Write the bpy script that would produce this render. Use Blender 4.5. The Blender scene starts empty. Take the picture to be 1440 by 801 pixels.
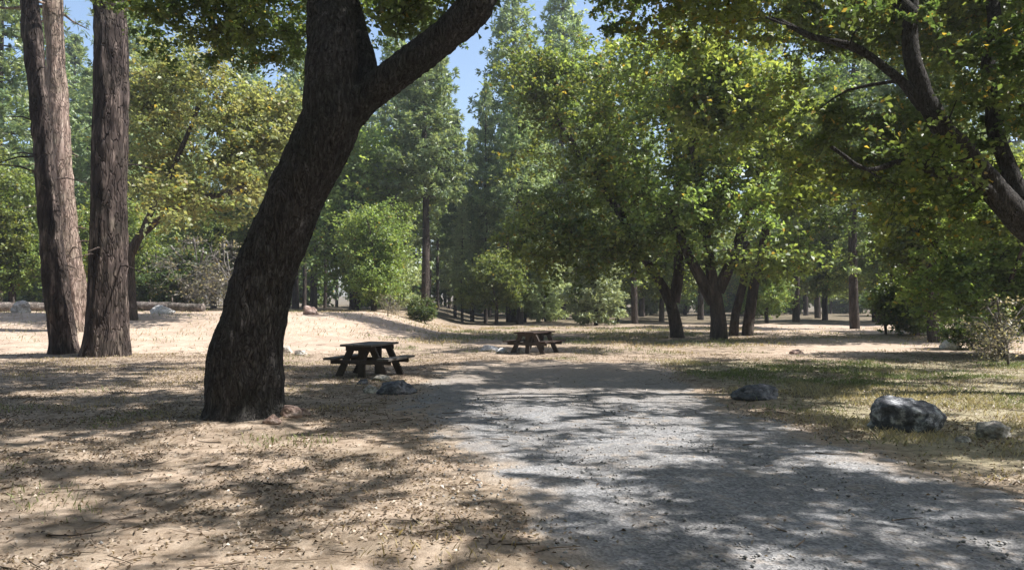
import bpy, math, random
import numpy as np
from mathutils import Vector, Matrix

SEED = 7
rng = np.random.default_rng(SEED)
C = bpy.context.scene.collection
R = math.radians

# ------------------------------------------------------------------ camera model
FPX, CAMZ, HORY = 1100.0, 1.55, 425.0        # focal length in photo pixels, eye height, horizon row

def at(px, py, Y):
    """photo pixel at distance Y -> world point"""
    return np.array([(px - 720.0) / FPX * Y, Y, CAMZ + (HORY - py) / FPX * Y])

AZ, EL = R(92), R(53)                         # sun: to the right of the view direction, high
SUN = np.array([math.sin(AZ) * math.cos(EL), math.cos(AZ) * math.cos(EL), math.sin(EL)])

# ------------------------------------------------------------------ noise
def _hash(i, j, k, seed):
    n = (i * 374761393 + j * 668265263 + k * 2147483647 + seed * 974634777) & 0xFFFFFFFF
    n = ((n ^ (n >> 13)) * 1274126177) & 0xFFFFFFFF
    n = (n ^ (n >> 16)) & 0xFFFFFFFF
    return n / 4294967295.0

def vnoise(p, seed=0):
    p = np.asarray(p, float)
    i = np.floor(p).astype(np.int64)
    f = p - i
    u = f * f * (3 - 2 * f)
    out = 0
    for dx in (0, 1):
        wx = u[..., 0] if dx else 1 - u[..., 0]
        for dy in (0, 1):
            wy = u[..., 1] if dy else 1 - u[..., 1]
            for dz in (0, 1):
                wz = u[..., 2] if dz else 1 - u[..., 2]
                out = out + wx * wy * wz * _hash(i[..., 0] + dx, i[..., 1] + dy, i[..., 2] + dz, seed)
    return out

def fbm(p, octaves=4, seed=0):
    p = np.asarray(p, float)
    s, a, t = 0, 0.5, 0
    for o in range(octaves):
        s = s + a * vnoise(p * (2.03 ** o) + 17.3 * o, seed + o)
        t += a
        a *= 0.5
    return s / t

def sstep(a, b, x):
    t = np.clip((np.asarray(x, float) - a) / (b - a), 0, 1)
    return t * t * (3 - 2 * t)

# ------------------------------------------------------------------ terrain
ROAD_L = ([1, 3, 4.5, 5.6, 8.7, 12.6, 17, 22], [1.6, 0.95, 0.3, -0.1, -0.95, -1.9, -1.7, -1.0])
ROAD_R = ([1, 6.4, 8.5, 11.4, 16, 22], [4.6, 4.2, 4.0, 3.4, 3.5, 4.2])
def road_inside(x, y):
    """metres inside the gravel spur's edge, negative outside"""
    l = np.interp(y, *ROAD_L); r = np.interp(y, *ROAD_R)
    return np.minimum(np.minimum(x - l, r - x), 20.5 - y)

def terrain(x, y):
    x, y = np.broadcast_arrays(np.asarray(x, float), np.asarray(y, float))
    p = np.stack([x, y, np.zeros_like(x)], -1)
    n = fbm(p * 0.35, 3, 3) - 0.5
    n2 = fbm(p * 1.7, 3, 5) - 0.5
    bank = sstep(-2.6, -8.0, x + 0.8 * n) * sstep(22.5, 38.0, y + 2 * n) * 1.02
    far = sstep(170, 450, y) * 4.0
    rough = (0.16 * n + 0.045 * n2) * (1 - 0.8 * sstep(-0.4, 0.4, road_inside(x, y)))
    mound = 0.10 * np.exp(-((x + 3.48) ** 2 + (y - 10.2) ** 2) / 0.75) + 0.10 * np.exp(-((x + 11.3) ** 2 + (y - 21.8) ** 2) / 1.5) + 0.08 * np.exp(-((x + 12.9) ** 2 + (y - 22.5) ** 2) / 1.2)
    return bank + far + mound + rough * sstep(1.0, 6.0, np.hypot(x, y) + 1) * (1 + sstep(20, 60, y))

def T(x, y):
    return float(terrain(np.array([float(x)]), np.array([float(y)]))[0])

# ------------------------------------------------------------------ mesh buffer
class Buf:
    def __init__(s):
        s.v, s.f, s.c, s.n = [], [], [], 0
    def add(s, v, f, col=None):
        v = np.asarray(v, np.float32); f = np.asarray(f, np.int32)
        if f.shape[1] == 3:
            f = np.concatenate([f, np.full((len(f), 1), -10**8, np.int32)], 1)
        s.v.append(v); s.f.append(np.where(f < 0, -1, f + s.n)); s.n += len(v)
        if col is None: col = np.ones((len(f), 3), np.float32)
        col = np.asarray(col, np.float32)
        if col.ndim == 1: col = np.repeat(col[None], len(f), 0)
        s.c.append(col)
    def build(s, name, mat, parent=None, smooth=False, loc=None):
        v = np.concatenate(s.v); f = np.concatenate(s.f); c = np.concatenate(s.c)
        if loc is not None: v = v - np.asarray(loc, np.float32)
        me = bpy.data.meshes.new(name)
        cnt = np.where(f[:, 3] < 0, 3, 4).astype(np.int32)
        starts = np.concatenate([[0], np.cumsum(cnt)[:-1]]).astype(np.int32)
        loops = f.ravel()[f.ravel() >= 0].astype(np.int32)
        me.vertices.add(len(v)); me.vertices.foreach_set('co', v.ravel())
        me.loops.add(len(loops)); me.loops.foreach_set('vertex_index', loops)
        me.polygons.add(len(f)); me.polygons.foreach_set('loop_start', starts)
        me.polygons.foreach_set('loop_total', cnt)
        if smooth: me.polygons.foreach_set('use_smooth', np.ones(len(f), bool))
        at_ = me.attributes.new('tint', 'FLOAT_COLOR', 'FACE')
        at_.data.foreach_set('color', np.concatenate([c, np.ones((len(c), 1), np.float32)], 1).astype(np.float32).ravel())
        me.update(calc_edges=True); me.validate()
        me.materials.append(mat)
        o = bpy.data.objects.new(name, me)
        C.objects.link(o)
        if parent is not None: o.parent = parent
        elif loc is not None: o.location = loc
        return o

def tag(o, label=None, cat=None, group=None, kind=None):
    if label: o['label'] = label
    if cat: o['category'] = cat
    if group: o['group'] = group
    if kind: o['kind'] = kind
    return o

def thing(name, loc, label, cat, group=None):
    o = bpy.data.objects.new(name, None)
    o.empty_display_size = 0.3
    C.objects.link(o); o.location = [float(a) for a in loc]
    return tag(o, label, cat, group)

def copy_tree(o, parent=None):
    c = o.copy(); C.objects.link(c)
    if parent is not None: c.parent = parent
    for ch in list(o.children): copy_tree(ch, c)
    return c

# ------------------------------------------------------------------ shader helpers
def new_mat(name):
    m = bpy.data.materials.new(name); m.use_nodes = True
    nt = m.node_tree; nt.nodes.clear()
    out = nt.nodes.new('ShaderNodeOutputMaterial')
    return m, nt, out

def N(nt, kind, **kw):
    n = nt.nodes.new(kind)
    for k, v in kw.items():
        if k in n.inputs: n.inputs[k].default_value = v
        else: setattr(n, k, v)
    return n

def ramp(nt, fac, stops):
    n = nt.nodes.new('ShaderNodeValToRGB')
    el = n.color_ramp.elements
    while len(el) > 1: el.remove(el[-1])
    for i, (p, c) in enumerate(stops):
        e = el[0] if i == 0 else el.new(p)
        e.position = p; e.color = (*c, 1) if len(c) == 3 else c
    nt.links.new(fac, n.inputs[0])
    return n.outputs[0]

def mixc(nt, fac, a, b, blend='MIX'):
    n = nt.nodes.new('ShaderNodeMix'); n.data_type = 'RGBA'; n.blend_type = blend
    for sock, v in ((0, fac), (6, a), (7, b)):
        if hasattr(v, 'is_output') or isinstance(v, bpy.types.NodeSocket): nt.links.new(v, n.inputs[sock])
        elif sock == 0: n.inputs[0].default_value = v
        else: n.inputs[sock].default_value = (*v, 1)
    return n.outputs[2]

def objcoord(nt, scale=(1, 1, 1)):
    tc = nt.nodes.new('ShaderNodeTexCoord'); mp = nt.nodes.new('ShaderNodeMapping')
    mp.inputs['Scale'].default_value = scale
    nt.links.new(tc.outputs['Object'], mp.inputs[0])
    return mp.outputs[0]

def noise(nt, vec, scale, detail=4, rough=0.6):
    n = N(nt, 'ShaderNodeTexNoise', Scale=scale, Detail=detail, Roughness=rough)
    nt.links.new(vec, n.inputs['Vector'])
    return n.outputs['Fac']

def bump(nt, h, strength, dist, prev=None):
    b = N(nt, 'ShaderNodeBump', Strength=strength, Distance=dist)
    nt.links.new(h, b.inputs['Height'])
    if prev is not None: nt.links.new(prev, b.inputs['Normal'])
    return b.outputs[0]

def principled(nt, out, col, rough=0.9, nrm=None, spec=0.2):
    p = N(nt, 'ShaderNodeBsdfPrincipled', Roughness=rough)
    p.inputs['Specular IOR Level'].default_value = spec
    if isinstance(col, bpy.types.NodeSocket): nt.links.new(col, p.inputs['Base Color'])
    else: p.inputs['Base Color'].default_value = (*col, 1)
    if nrm is not None: nt.links.new(nrm, p.inputs['Normal'])
    nt.links.new(p.outputs[0], out.inputs[0])
    return p

def leaf_mat(name, trans=0.45, gloss=0.05, vary=0.25, gain=1.0):
    m, nt, out = new_mat(name)
    a = N(nt, 'ShaderNodeAttribute', attribute_name='tint')
    oi = nt.nodes.new('ShaderNodeObjectInfo')
    hsv = nt.nodes.new('ShaderNodeHueSaturation')
    mr = N(nt, 'ShaderNodeMapRange'); mr.inputs['To Min'].default_value = gain * (1 - vary); mr.inputs['To Max'].default_value = gain * (1 + vary)
    nt.links.new(oi.outputs['Random'], mr.inputs['Value']); nt.links.new(mr.outputs[0], hsv.inputs['Value'])
    nt.links.new(a.outputs['Color'], hsv.inputs['Color'])
    d = nt.nodes.new('ShaderNodeBsdfDiffuse'); t = nt.nodes.new('ShaderNodeBsdfTranslucent')
    nt.links.new(hsv.outputs[0], d.inputs[0])
    tc = mixc(nt, 1.0, hsv.outputs[0], (1.5, 1.38, 0.80), 'MULTIPLY')
    nt.links.new(tc, t.inputs[0])
    mx = nt.nodes.new('ShaderNodeMixShader'); mx.inputs[0].default_value = trans
    nt.links.new(d.outputs[0], mx.inputs[1]); nt.links.new(t.outputs[0], mx.inputs[2])
    g = N(nt, 'ShaderNodeBsdfGlossy', Roughness=0.45); g.inputs[0].default_value = (1, 1, 1, 1)
    mx2 = nt.nodes.new('ShaderNodeMixShader'); mx2.inputs[0].default_value = gloss
    nt.links.new(mx.outputs[0], mx2.inputs[1]); nt.links.new(g.outputs[0], mx2.inputs[2])
    nt.links.new(mx2.outputs[0], out.inputs[0])
    return m

def bark_mat(name, dark, mid, light, zs=0.22, scale=9, dist=0.03, strength=0.9, crk=0.66):
    m, nt, out = new_mat(name)
    v = objcoord(nt, (1, 1, zs)); v2 = objcoord(nt, (1, 1, 1))
    n1 = noise(nt, v, scale, 6, 0.65); n2 = noise(nt, v2, 1.6, 3); n3 = noise(nt, v2, 40, 3)
    vo = N(nt, 'ShaderNodeTexVoronoi', Scale=scale * 1.1, feature='DISTANCE_TO_EDGE')
    wv = nt.nodes.new('ShaderNodeVectorMath'); wv.operation = 'MULTIPLY_ADD'
    nn = N(nt, 'ShaderNodeTexNoise', Scale=5.0); nt.links.new(v, nn.inputs['Vector'])
    nt.links.new(nn.outputs['Color'], wv.inputs[0]); wv.inputs[1].default_value = (0.55,) * 3; nt.links.new(v, wv.inputs[2])
    nt.links.new(wv.outputs[0], vo.inputs['Vector'])
    crack = ramp(nt, vo.outputs['Distance'], [(0.0, (0, 0, 0)), (0.12, (1, 1, 1))])
    base = ramp(nt, n1, [(0.3, dark), (0.52, mid), (0.72, light)])
    base = mixc(nt, crack, mixc(nt, 1.0, base, (crk, crk * 0.98, crk * 0.97), 'MULTIPLY'), base)
    lich = ramp(nt, n2, [(0.45, (1, 1, 1)), (0.7, (0.72, 0.78, 0.72))])
    base = mixc(nt, 1.0, base, lich, 'MULTIPLY')
    h = nt.nodes.new('ShaderNodeMath'); h.operation = 'MULTIPLY_ADD'
    nt.links.new(n1, h.inputs[0]); h.inputs[1].default_value = 0.6; nt.links.new(crack, h.inputs[2])
    b = bump(nt, h.outputs[0], strength, dist); b = bump(nt, n3, 0.4, 0.006, b)
    principled(nt, out, base, 0.95, b, 0.15)
    return m

def rock_mat(name, a, b_, c):
    m, nt, out = new_mat(name)
    v = objcoord(nt)
    n1 = noise(nt, v, 5, 6, 0.7); n2 = noise(nt, v, 22, 5, 0.7); n3 = noise(nt, v, 2.2, 2)
    col = ramp(nt, n1, [(0.36, a), (0.5, b_), (0.60, c)])
    sp = ramp(nt, n2, [(0.35, (0.55, 0.55, 0.56)), (0.62, (1.1, 1.1, 1.1))])
    col = mixc(nt, 1.0, col, sp, 'MULTIPLY')
    nb = bump(nt, n2, 0.6, 0.02); nb = bump(nt, n1, 0.6, 0.06, nb)
    principled(nt, out, col, 0.92, nb, 0.25)
    return m

def plain_mat(name, a, b_, scale=8, stretch=(1, 1, 1), rough=0.85, bd=0.004, spec=0.2):
    m, nt, out = new_mat(name)
    v = objcoord(nt, stretch)
    n1 = noise(nt, v, scale, 6, 0.7); n2 = noise(nt, v, scale * 5, 3)
    col = ramp(nt, n1, [(0.3, a), (0.7, b_)])
    principled(nt, out, col, rough, bump(nt, n2, 0.5, bd), spec)
    return m

LEAF = leaf_mat('oak_leaf', 0.55, 0.03, 0.15, 1.5)
NEEDLE = leaf_mat('pine_needle', 0.46, 0.035, 0.18, 2.3)
DRY = leaf_mat('dry_leaf', 0.15, 0.03, 0.0)
GRASS = leaf_mat('grass_blade', 0.35, 0.04, 0.0)
BARK_OAK = bark_mat('oak_bark', (0.028, 0.025, 0.024), (0.062, 0.056, 0.054), (0.130, 0.121, 0.117), 0.24, 26, 0.04, 1.0, 0.55)
BARK_PINE = bark_mat('pine_bark', (0.024, 0.018, 0.017), (0.060, 0.046, 0.041), (0.25, 0.195, 0.17), 0.2, 6, 0.06)
BARK_SUNLIT = bark_mat('sunlit_pale_bark', (0.10, 0.072, 0.06), (0.25, 0.185, 0.155), (0.46, 0.37, 0.315), 0.22, 7, 0.04)  # pale pine bark, lightened by the sunlight on that trunk put into the colour
BARK_FAR = bark_mat('shaded_bark', (0.03, 0.025, 0.022), (0.075, 0.06, 0.052), (0.14, 0.115, 0.10), 0.25, 5, 0.03)
BARK_GREY = bark_mat('grey_bark', (0.10, 0.09, 0.08), (0.22, 0.20, 0.18), (0.36, 0.33, 0.30), 0.3, 6, 0.03)

# ------------------------------------------------------------------ geometry helpers
def resample(pts, rad, step):
    pts = np.asarray(pts, float); rad = np.asarray(rad, float)
    n = len(pts)
    P = np.vstack([2 * pts[0] - pts[1], pts, 2 * pts[-1] - pts[-2]])
    op, orr = [], []
    for i in range(n - 1):
        p0, p1, p2, p3 = P[i:i + 4]
        k = max(1, int(np.linalg.norm(p2 - p1) / step))
        t = np.linspace(0, 1, k, endpoint=False)[:, None]
        op.append(0.5 * ((2 * p1) + (-p0 + p2) * t + (2 * p0 - 5 * p1 + 4 * p2 - p3) * t**2 + (-p0 + 3 * p1 - 3 * p2 + p3) * t**3))
        tt = t[:, 0]; orr.append(rad[i] * (1 - tt) + rad[i + 1] * tt)
    op.append(pts[-1:]); orr.append(rad[-1:])
    return np.vstack(op), np.concatenate(orr)

def tube(buf, pts, rad, k, disp=None, col=None, cap=True):
    """disp(points n*k*3 on the unit-scaled surface, angle, arclen) -> radial offset"""
    pts = np.asarray(pts, float); rad = np.asarray(rad, float)
    n = len(pts)
    tan = np.gradient(pts, axis=0)
    tan /= np.linalg.norm(tan, axis=1)[:, None] + 1e-9
    ref = np.array([1.0, 0, 0]) if abs(tan[:, 0]).mean() < 0.75 else np.array([0, 1.0, 0.0])
    a = np.cross(tan, ref); a /= np.linalg.norm(a, axis=1)[:, None] + 1e-9
    b = np.cross(tan, a)
    th = np.linspace(0, 2 * np.pi, k, endpoint=False)
    dirs = np.cos(th)[None, :, None] * a[:, None] + np.sin(th)[None, :, None] * b[:, None]
    r = np.repeat(rad[:, None], k, 1)
    if disp is not None:
        base = pts[:, None] + dirs * r[..., None]
        r = r + disp(base, th[None, :] + 0 * r, r)
    v = (pts[:, None] + dirs * r[..., None]).reshape(-1, 3)
    i = np.arange(n - 1)[:, None] * k; j = np.arange(k)[None]; j2 = (j + 1) % k
    f = np.stack([i + j, i + j2, i + k + j2, i + k + j], -1).reshape(-1, 4)
    buf.add(v, f, col)
    if cap:
        e = np.array([[0 + q, (0 + q + 1) % k] for q in range(k)])
        vv = np.vstack([v[-k:], pts[-1] + tan[-1] * rad[-1] * 0.5]); buf.add(vv, np.array([[q, (q + 1) % k, k] for q in range(k)]), col)
        vv = np.vstack([v[:k], pts[0]]); buf.add(vv, np.array([[(q + 1) % k, q, k] for q in range(k)]), col)

def leaves(buf, pos, size, width, col, rg, up=0.5, nrm=None, axis=None, fold=0.22):
    n = len(pos)
    nm = rg.normal(size=(n, 3)) if nrm is None else nrm + rg.normal(size=(n, 3)) * 0.5
    nm[:, 2] = np.abs(nm[:, 2]) + up
    nm /= np.linalg.norm(nm, axis=1)[:, None]
    ax = rg.normal(size=(n, 3)) if axis is None else axis
    ax = ax - (ax * nm).sum(1)[:, None] * nm
    ax /= np.linalg.norm(ax, axis=1)[:, None] + 1e-9
    sd = np.cross(nm, ax)
    L = (np.broadcast_to(size, n) * rg.uniform(0.65, 1.3, n))[:, None]; W = L * width
    v = np.empty((n, 4, 3))
    v[:, 0] = pos - ax * L * 0.5
    v[:, 1] = pos + sd * W * 0.5 + nm * W * fold + ax * L * 0.06
    v[:, 2] = pos + ax * L * 0.5 - nm * L * 0.08
    v[:, 3] = pos - sd * W * 0.5 + nm * W * fold + ax * L * 0.06
    f = np.arange(n * 4).reshape(n, 4)
    buf.add(v.reshape(-1, 3), f, col)

PAL = {   # base colours of leaves (reflectance)
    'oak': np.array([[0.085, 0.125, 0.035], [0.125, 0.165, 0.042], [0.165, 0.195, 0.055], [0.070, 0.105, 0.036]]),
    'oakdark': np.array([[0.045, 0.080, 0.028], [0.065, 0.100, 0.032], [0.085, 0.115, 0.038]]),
    'yellow': np.array([[0.145, 0.175, 0.072], [0.180, 0.200, 0.088], [0.115, 0.150, 0.062], [0.195, 0.190, 0.092]]),
    'lime': np.array([[0.130, 0.195, 0.055], [0.175, 0.230, 0.070], [0.100, 0.155, 0.048]]),
    'pine': np.array([[0.075, 0.110, 0.055], [0.095, 0.130, 0.062], [0.120, 0.145, 0.070], [0.065, 0.095, 0.055]]),
    'pinegrey': np.array([[0.110, 0.140, 0.085], [0.135, 0.165, 0.100], [0.155, 0.180, 0.105]]),
    'grey': np.array([[0.14, 0.13, 0.10], [0.11, 0.115, 0.08], [0.18, 0.16, 0.125]]),
}
def palcol(pal, n, rg, accent=0.0):
    p = PAL[pal]
    base = p[rg.integers(len(p))]
    c = base * 0.6 + p[rg.integers(len(p), size=n)] * 0.4
    c = c * rg.uniform(0.72, 1.28, (n, 1))
    if accent > 0:
        k = rg.random(n) < accent
        c[k] = np.array([0.26, 0.20, 0.045]) * rg.uniform(0.6, 1.1, (k.sum(), 1))
    return c

# ------------------------------------------------------------------ tree generators
def bark_disp(amp, freq, seed, flare=None, swell=0.14):
    def d(base, th, r):
        q = base * np.array([freq, freq, freq * 0.26])
        n = vnoise(q + 3 * vnoise(base * 1.7, seed + 4)[..., None] * 0.6, seed)
        n2 = vnoise(q * 2.3, seed + 1)
        rg_ = 1 - np.abs(2 * n - 1)
        big = fbm(base * 1.1, 2, seed + 2) - 0.5
        o = amp * (rg_ - 0.5) * 1.3 + amp * 0.7 * (n2 - 0.5) + r * swell * big
        if flare is not None:
            z0, hgt, lobes, ph, fa = flare
            k = np.clip(1 - (base[..., 2] - z0) / hgt, 0, 1) ** 2.2
            o = o + k * fa * (0.5 + 0.7 * np.cos(lobes * th + ph) ** 2)
        return o
    return d

def gen_broadleaf(rg, stems, lobes, pal, leaf=0.1, width=0.62, per=110, cr=0.55, accept=None, sides=10,
                  accent=0.02, sprays=6, near=True, disp_amp=0.012, flare=None, twig_r=0.006, link_max=None, flat=0.6, split=False, hole=0.33, wobble=0.32):
    """stems: list of (points, radii); lobes: list of (centre, radii, number of clumps[, palette])"""
    woods = [Buf() for _ in stems] if split else [Buf()] * len(stems)
    wood, crown = woods[0], Buf()
    nodes, nrad, own = [], [], []
    for si, (p, r) in enumerate(stems):
        P, Rr = resample(p, r, 0.16 if near else 0.5)
        wob = np.stack([fbm(P * 0.9 + 7.7 * q + si, 3, 70 + q) - 0.5 for q in range(3)], -1)
        P = P + wob * (wobble * np.clip(np.arange(len(P)) / 12.0, 0, 1) * (0.5 + 1.0 / (1 + 6 * Rr)))[:, None]
        fl = flare if si == 0 else None
        tube(woods[si], P, Rr, sides if si == 0 else max(6, sides - 4), bark_disp(disp_amp, 5.0, 11 + si, fl) if disp_amp else None)
        k = len(P) // 3 if si == 0 else 0
        nodes.extend(P[k::3]); nrad.extend(Rr[k::3]); own.extend([si] * len(P[k::3]))
    clumps = []
    for lb in lobes:
        c, rr, n = lb[:3]; lp = lb[3] if len(lb) > 3 else pal
        c = np.asarray(c, float); rr = np.asarray(rr, float)
        d = rg.normal(size=(n, 3)); d /= np.linalg.norm(d, axis=1)[:, None]
        q = c + d * rr * (rg.random(n) ** 0.42)[:, None]
        for x in q:
            if x[2] < 0.35: continue
            if vnoise((x * 0.55 + 31.7)[None], 9)[0] < hole: continue
            if accept is None or accept(x, rg): clumps.append((x, lp))
    root = np.asarray(stems[0][0][-1])
    clumps.sort(key=lambda t: np.linalg.norm(t[0] - root))
    nodes = list(map(np.asarray, nodes)); nrad = list(nrad)
    for x, lp in clumps:
        A = np.asarray(nodes)
        dv = x - A; dist = np.linalg.norm(dv, axis=1)
        cost = dist + 0.8 * np.maximum(0, -dv[:, 2])
        b = int(np.argmin(cost)); p0 = A[b]; L = dist[b]; wood = woods[own[b]]; ow = own[b]
        if L > 0.15:
            m = 0.5 * (p0 + x) + rg.normal(size=3) * 0.1 * L + np.array([0, 0, 0.10 * L])
            r0 = min(nrad[b] * 0.65, twig_r * 2 + 0.013 * L)
            P, Rr = resample([p0, m, x], [r0, r0 * 0.7, twig_r], 0.35 if near else 0.8)
            tube(wood, P, Rr, 6 if near else 4, cap=False)
            for q in range(1, len(P)):
                nodes.append(P[q]); nrad.append(Rr[q]); own.append(ow)
        cl = cr * rg.uniform(0.7, 1.35)
        n = int(per * rg.uniform(0.6, 1.35))
        if sprays:
            dirs = rg.normal(size=(sprays, 3)); dirs[:, 2] = dirs[:, 2] * flat - 0.05
            dirs /= np.linalg.norm(dirs, axis=1)[:, None]
            ln = cl * rg.uniform(0.7, 1.5, sprays)
            for q in range(sprays):
                e = x + dirs[q] * ln[q]; mid = 0.5 * (x + e) + rg.normal(size=3) * 0.06
                tube(wood, np.array([x, mid, e]), [twig_r * 0.8, twig_r * 0.6, twig_r * 0.3], 3, cap=False)
            w = rg.integers(sprays, size=n); t = rg.random(n) ** 0.6
            pos = x + dirs[w] * (ln[w] * t)[:, None] + rg.normal(size=(n, 3)) * np.array([0.13, 0.13, 0.10]) * cl
            ax = dirs[w] + rg.normal(size=(n, 3)) * 0.9
        else:
            pos = x + rg.normal(size=(n, 3)) * np.array([0.55, 0.55, 0.55 * flat]) * cl; ax = None
        leaves(crown, pos, leaf, width, palcol(lp, n, rg, accent), rg, up=0.35, axis=ax)
    return (woods if split else woods[0]), crown

def gen_conifer(rg, H, r0, cb, Lmax, pal, near=False, gap=0.75, nper=5, tuft=13, needle=0.40, wid=0.30, shape=0.8, lean=(0, 0), dead=0.5):
    wood, crown = Buf(), Buf()
    k = 7
    zs = np.linspace(0, H, k)
    ln = np.array([lean[0], lean[1]])
    pts = np.array([[*(ln * (z / H) ** 1.2 + rg.normal(size=2) * 0.05 * (z > 0)), z] for z in zs])
    pts[0, 2] = -0.3
    rad = r0 * (1 - zs / H) ** 0.8 + 0.02
    P, Rr = resample(pts, rad, 0.8)
    tube(wood, P, Rr, 9, bark_disp(0.02, 4, 5))
    z = cb * H * (dead + 0.15 * rg.random())
    while z < H - 0.2:
        t = np.clip((z - cb * H) / (H * (1 - cb)), 0, 1)
        live = z >= cb * H
        prof = (1 - t) ** shape * (0.55 + 0.45 * min(1, t * 6)) + 0.04
        c = np.array([np.interp(z, P[:, 2], P[:, 0]), np.interp(z, P[:, 2], P[:, 1]), z])
        nb = nper if live else 2
        ph = rg.random() * 6.28
        for q in range(nb):
            az = ph + q * 6.283 / nb + rg.normal() * 0.3
            L = Lmax * prof * rg.uniform(0.6, 1.2)
            if not live: L *= 0.6
            d = np.array([math.cos(az), math.sin(az), 0])
            rise = 0.45 * t - 0.22 + rg.normal() * 0.08
            p1 = c + d * L * 0.5 + [0, 0, rise * L * 0.5]
            p2 = c + d * L + [0, 0, rise * L + 0.16 * L]
            tube(wood, np.array([c, p1, p2]), [0.012 + 0.010 * L, 0.008 + 0.006 * L, 0.006], 4, cap=False)
            if not live and rg.random() < 0.75: continue
            m = max(3, int(L / 0.24))
            for s in range(m):
                u = 0.28 + 0.72 * (s + rg.random()) / m
                side = np.array([-d[1], d[0], 0]) * rg.normal() * 0.28 * L * (1.1 - u * 0.6)
                b = (c * (1 - u) + p2 * u) + [0, 0, -0.06 * L * math.sin(u * 3.1)] + side + rg.normal(size=3) * 0.06
                n = max(4, int(tuft * rg.uniform(0.7, 1.3)))
                ax = rg.normal(size=(n, 3)) + d * 0.6 + [0, 0, 0.4]
                ax /= np.linalg.norm(ax, axis=1)[:, None]
                leaves(crown, b + ax * needle * 0.5, needle, wid, palcol(pal, n, rg), rg, up=0.2, axis=ax, fold=0.1)
        z += gap * rg.uniform(0.7, 1.3)
    n = 30
    ax = rg.normal(size=(n, 3)) * 0.5 + [0, 0, 1.0]; ax /= np.linalg.norm(ax, axis=1)[:, None]
    leaves(crown, np.array([*P[-1]]) - [0, 0, 0.3] + ax * 0.3, needle, wid, palcol(pal, n, rg), rg, up=0.2, axis=ax, fold=0.1)
    return wood, crown

def plant_tree(name, loc, wood, crown, wmat, cmat, label, cat='tree', group=None, local=False, wood_name='trunk', crown_name='crown'):
    t = thing(name, loc, label, cat, group)
    off = None if local else loc
    wood.build(wood_name, wmat, t, smooth=True, loc=off)
    crown.build(crown_name, cmat, t, loc=off)
    return t

# ------------------------------------------------------------------ where sunlight should reach the ground
def proj(x, y, z=0.0):
    return 720 + FPX * x / y, HORY + FPX * (CAMZ - z) / y

SHADE = [  # photo-pixel boxes (x0, y0, x1, y1, how much canopy stands between here and the sun)
    (-400, 430, 590, 503, 0.0), (-400, 503, 300, 555, 0.6), (300, 503, 470, 555, 0.6), (470, 503, 620, 560, 0.9),
    (-400, 555, 640, 605, 1.0), (-400, 605, 330, 640, 0.15), (330, 605, 620, 640, 0.75),
    (-400, 640, 620, 1200, 0.27), (620, 640, 720, 720, 0.15), (620, 720, 760, 1200, 0.2),
    (660, 486, 737, 505, 0.0), (737, 452, 800, 500, 1.0), (590, 430, 900, 500, 0.35), (600, 500, 1000, 545, 1.0), (1000, 500, 1800, 545, 1.0),
    (900, 470, 1800, 500, 0.15), (640, 545, 1010, 640, 0.10), (1010, 545, 1180, 600, 0.8), (1180, 545, 1800, 578, 0.0), (1180, 575, 1800, 620, 0.5),
    (1010, 600, 1440, 660, 0.8), (720, 640, 1010, 740, 0.12), (760, 740, 1900, 1200, 0.33), (1010, 640, 1900, 740, 0.5),
]
def shade_accept(x, rg):
    for px_, py_ in ((-11.2, 21.9), (-13.2, 22.6)):           # keep the sun on the pine trunks' flanks
        q = x - SUN * ((x[0] - px_) / SUN[0])
        if x[0] > px_ and abs(q[1] - py_) < 1.1 and 0.5 < q[2] < 10 and rg.random() < 0.85: return False
    g = x - SUN * (x[2] / SUN[2])
    if g[1] < 2.2: return True
    px, py = proj(g[0], g[1])
    for a, b, c, d, p in SHADE:
        if a <= px < c and b <= py < d: return rg.random() < p
    return True

def clear_view(boxes):
    """keeps clumps out of the photo-pixel boxes that show other things"""
    def f(x, rg):
        px, py = proj(*x)
        for a, b, c, d, p in boxes:
            if a <= px < c and b <= py < d: return rg.random() < p
        return True
    return f
def both(*fs): return lambda x, rg: all(f(x, rg) for f in fs)

# ================================================================== ground
def smooth_noise(x, y, sc, seed, octv=3):
    return fbm(np.stack([x * sc, y * sc, np.zeros_like(x)], -1), octv, seed)

def zone_masks(x, y):
    n = smooth_noise(x, y, 0.45, 21) - 0.5
    nf = smooth_noise(x, y, 1.8, 22) - 0.5
    bank = sstep(-3.0, -6.5, x + 3 * n) * sstep(22.0, 24.0, y + 1.6 * nf + 1.2 * n) * sstep(47, 41, y)
    strip = sstep(0.27, 0.36, x / y + 0.15 * n) * sstep(21.5, 24, y + 2 * n) * sstep(62, 52, y + 6 * n) + 0.5 * sstep(0.58, 0.68, smooth_noise(x, y, 0.25, 23)) * sstep(21, 24, y) * sstep(60, 50, y)
    sand = np.clip(bank + strip * 0.95, 0, 1)
    verge = sstep(3.3, 4.6, x + 0.9 * nf) * sstep(6.2, 8.5, y + 1.5 * n + 0.06 * x) * sstep(22.5, 19.5, y + 2.5 * n)
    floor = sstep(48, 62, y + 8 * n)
    return sand, np.clip(verge, 0, 1), floor

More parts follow.
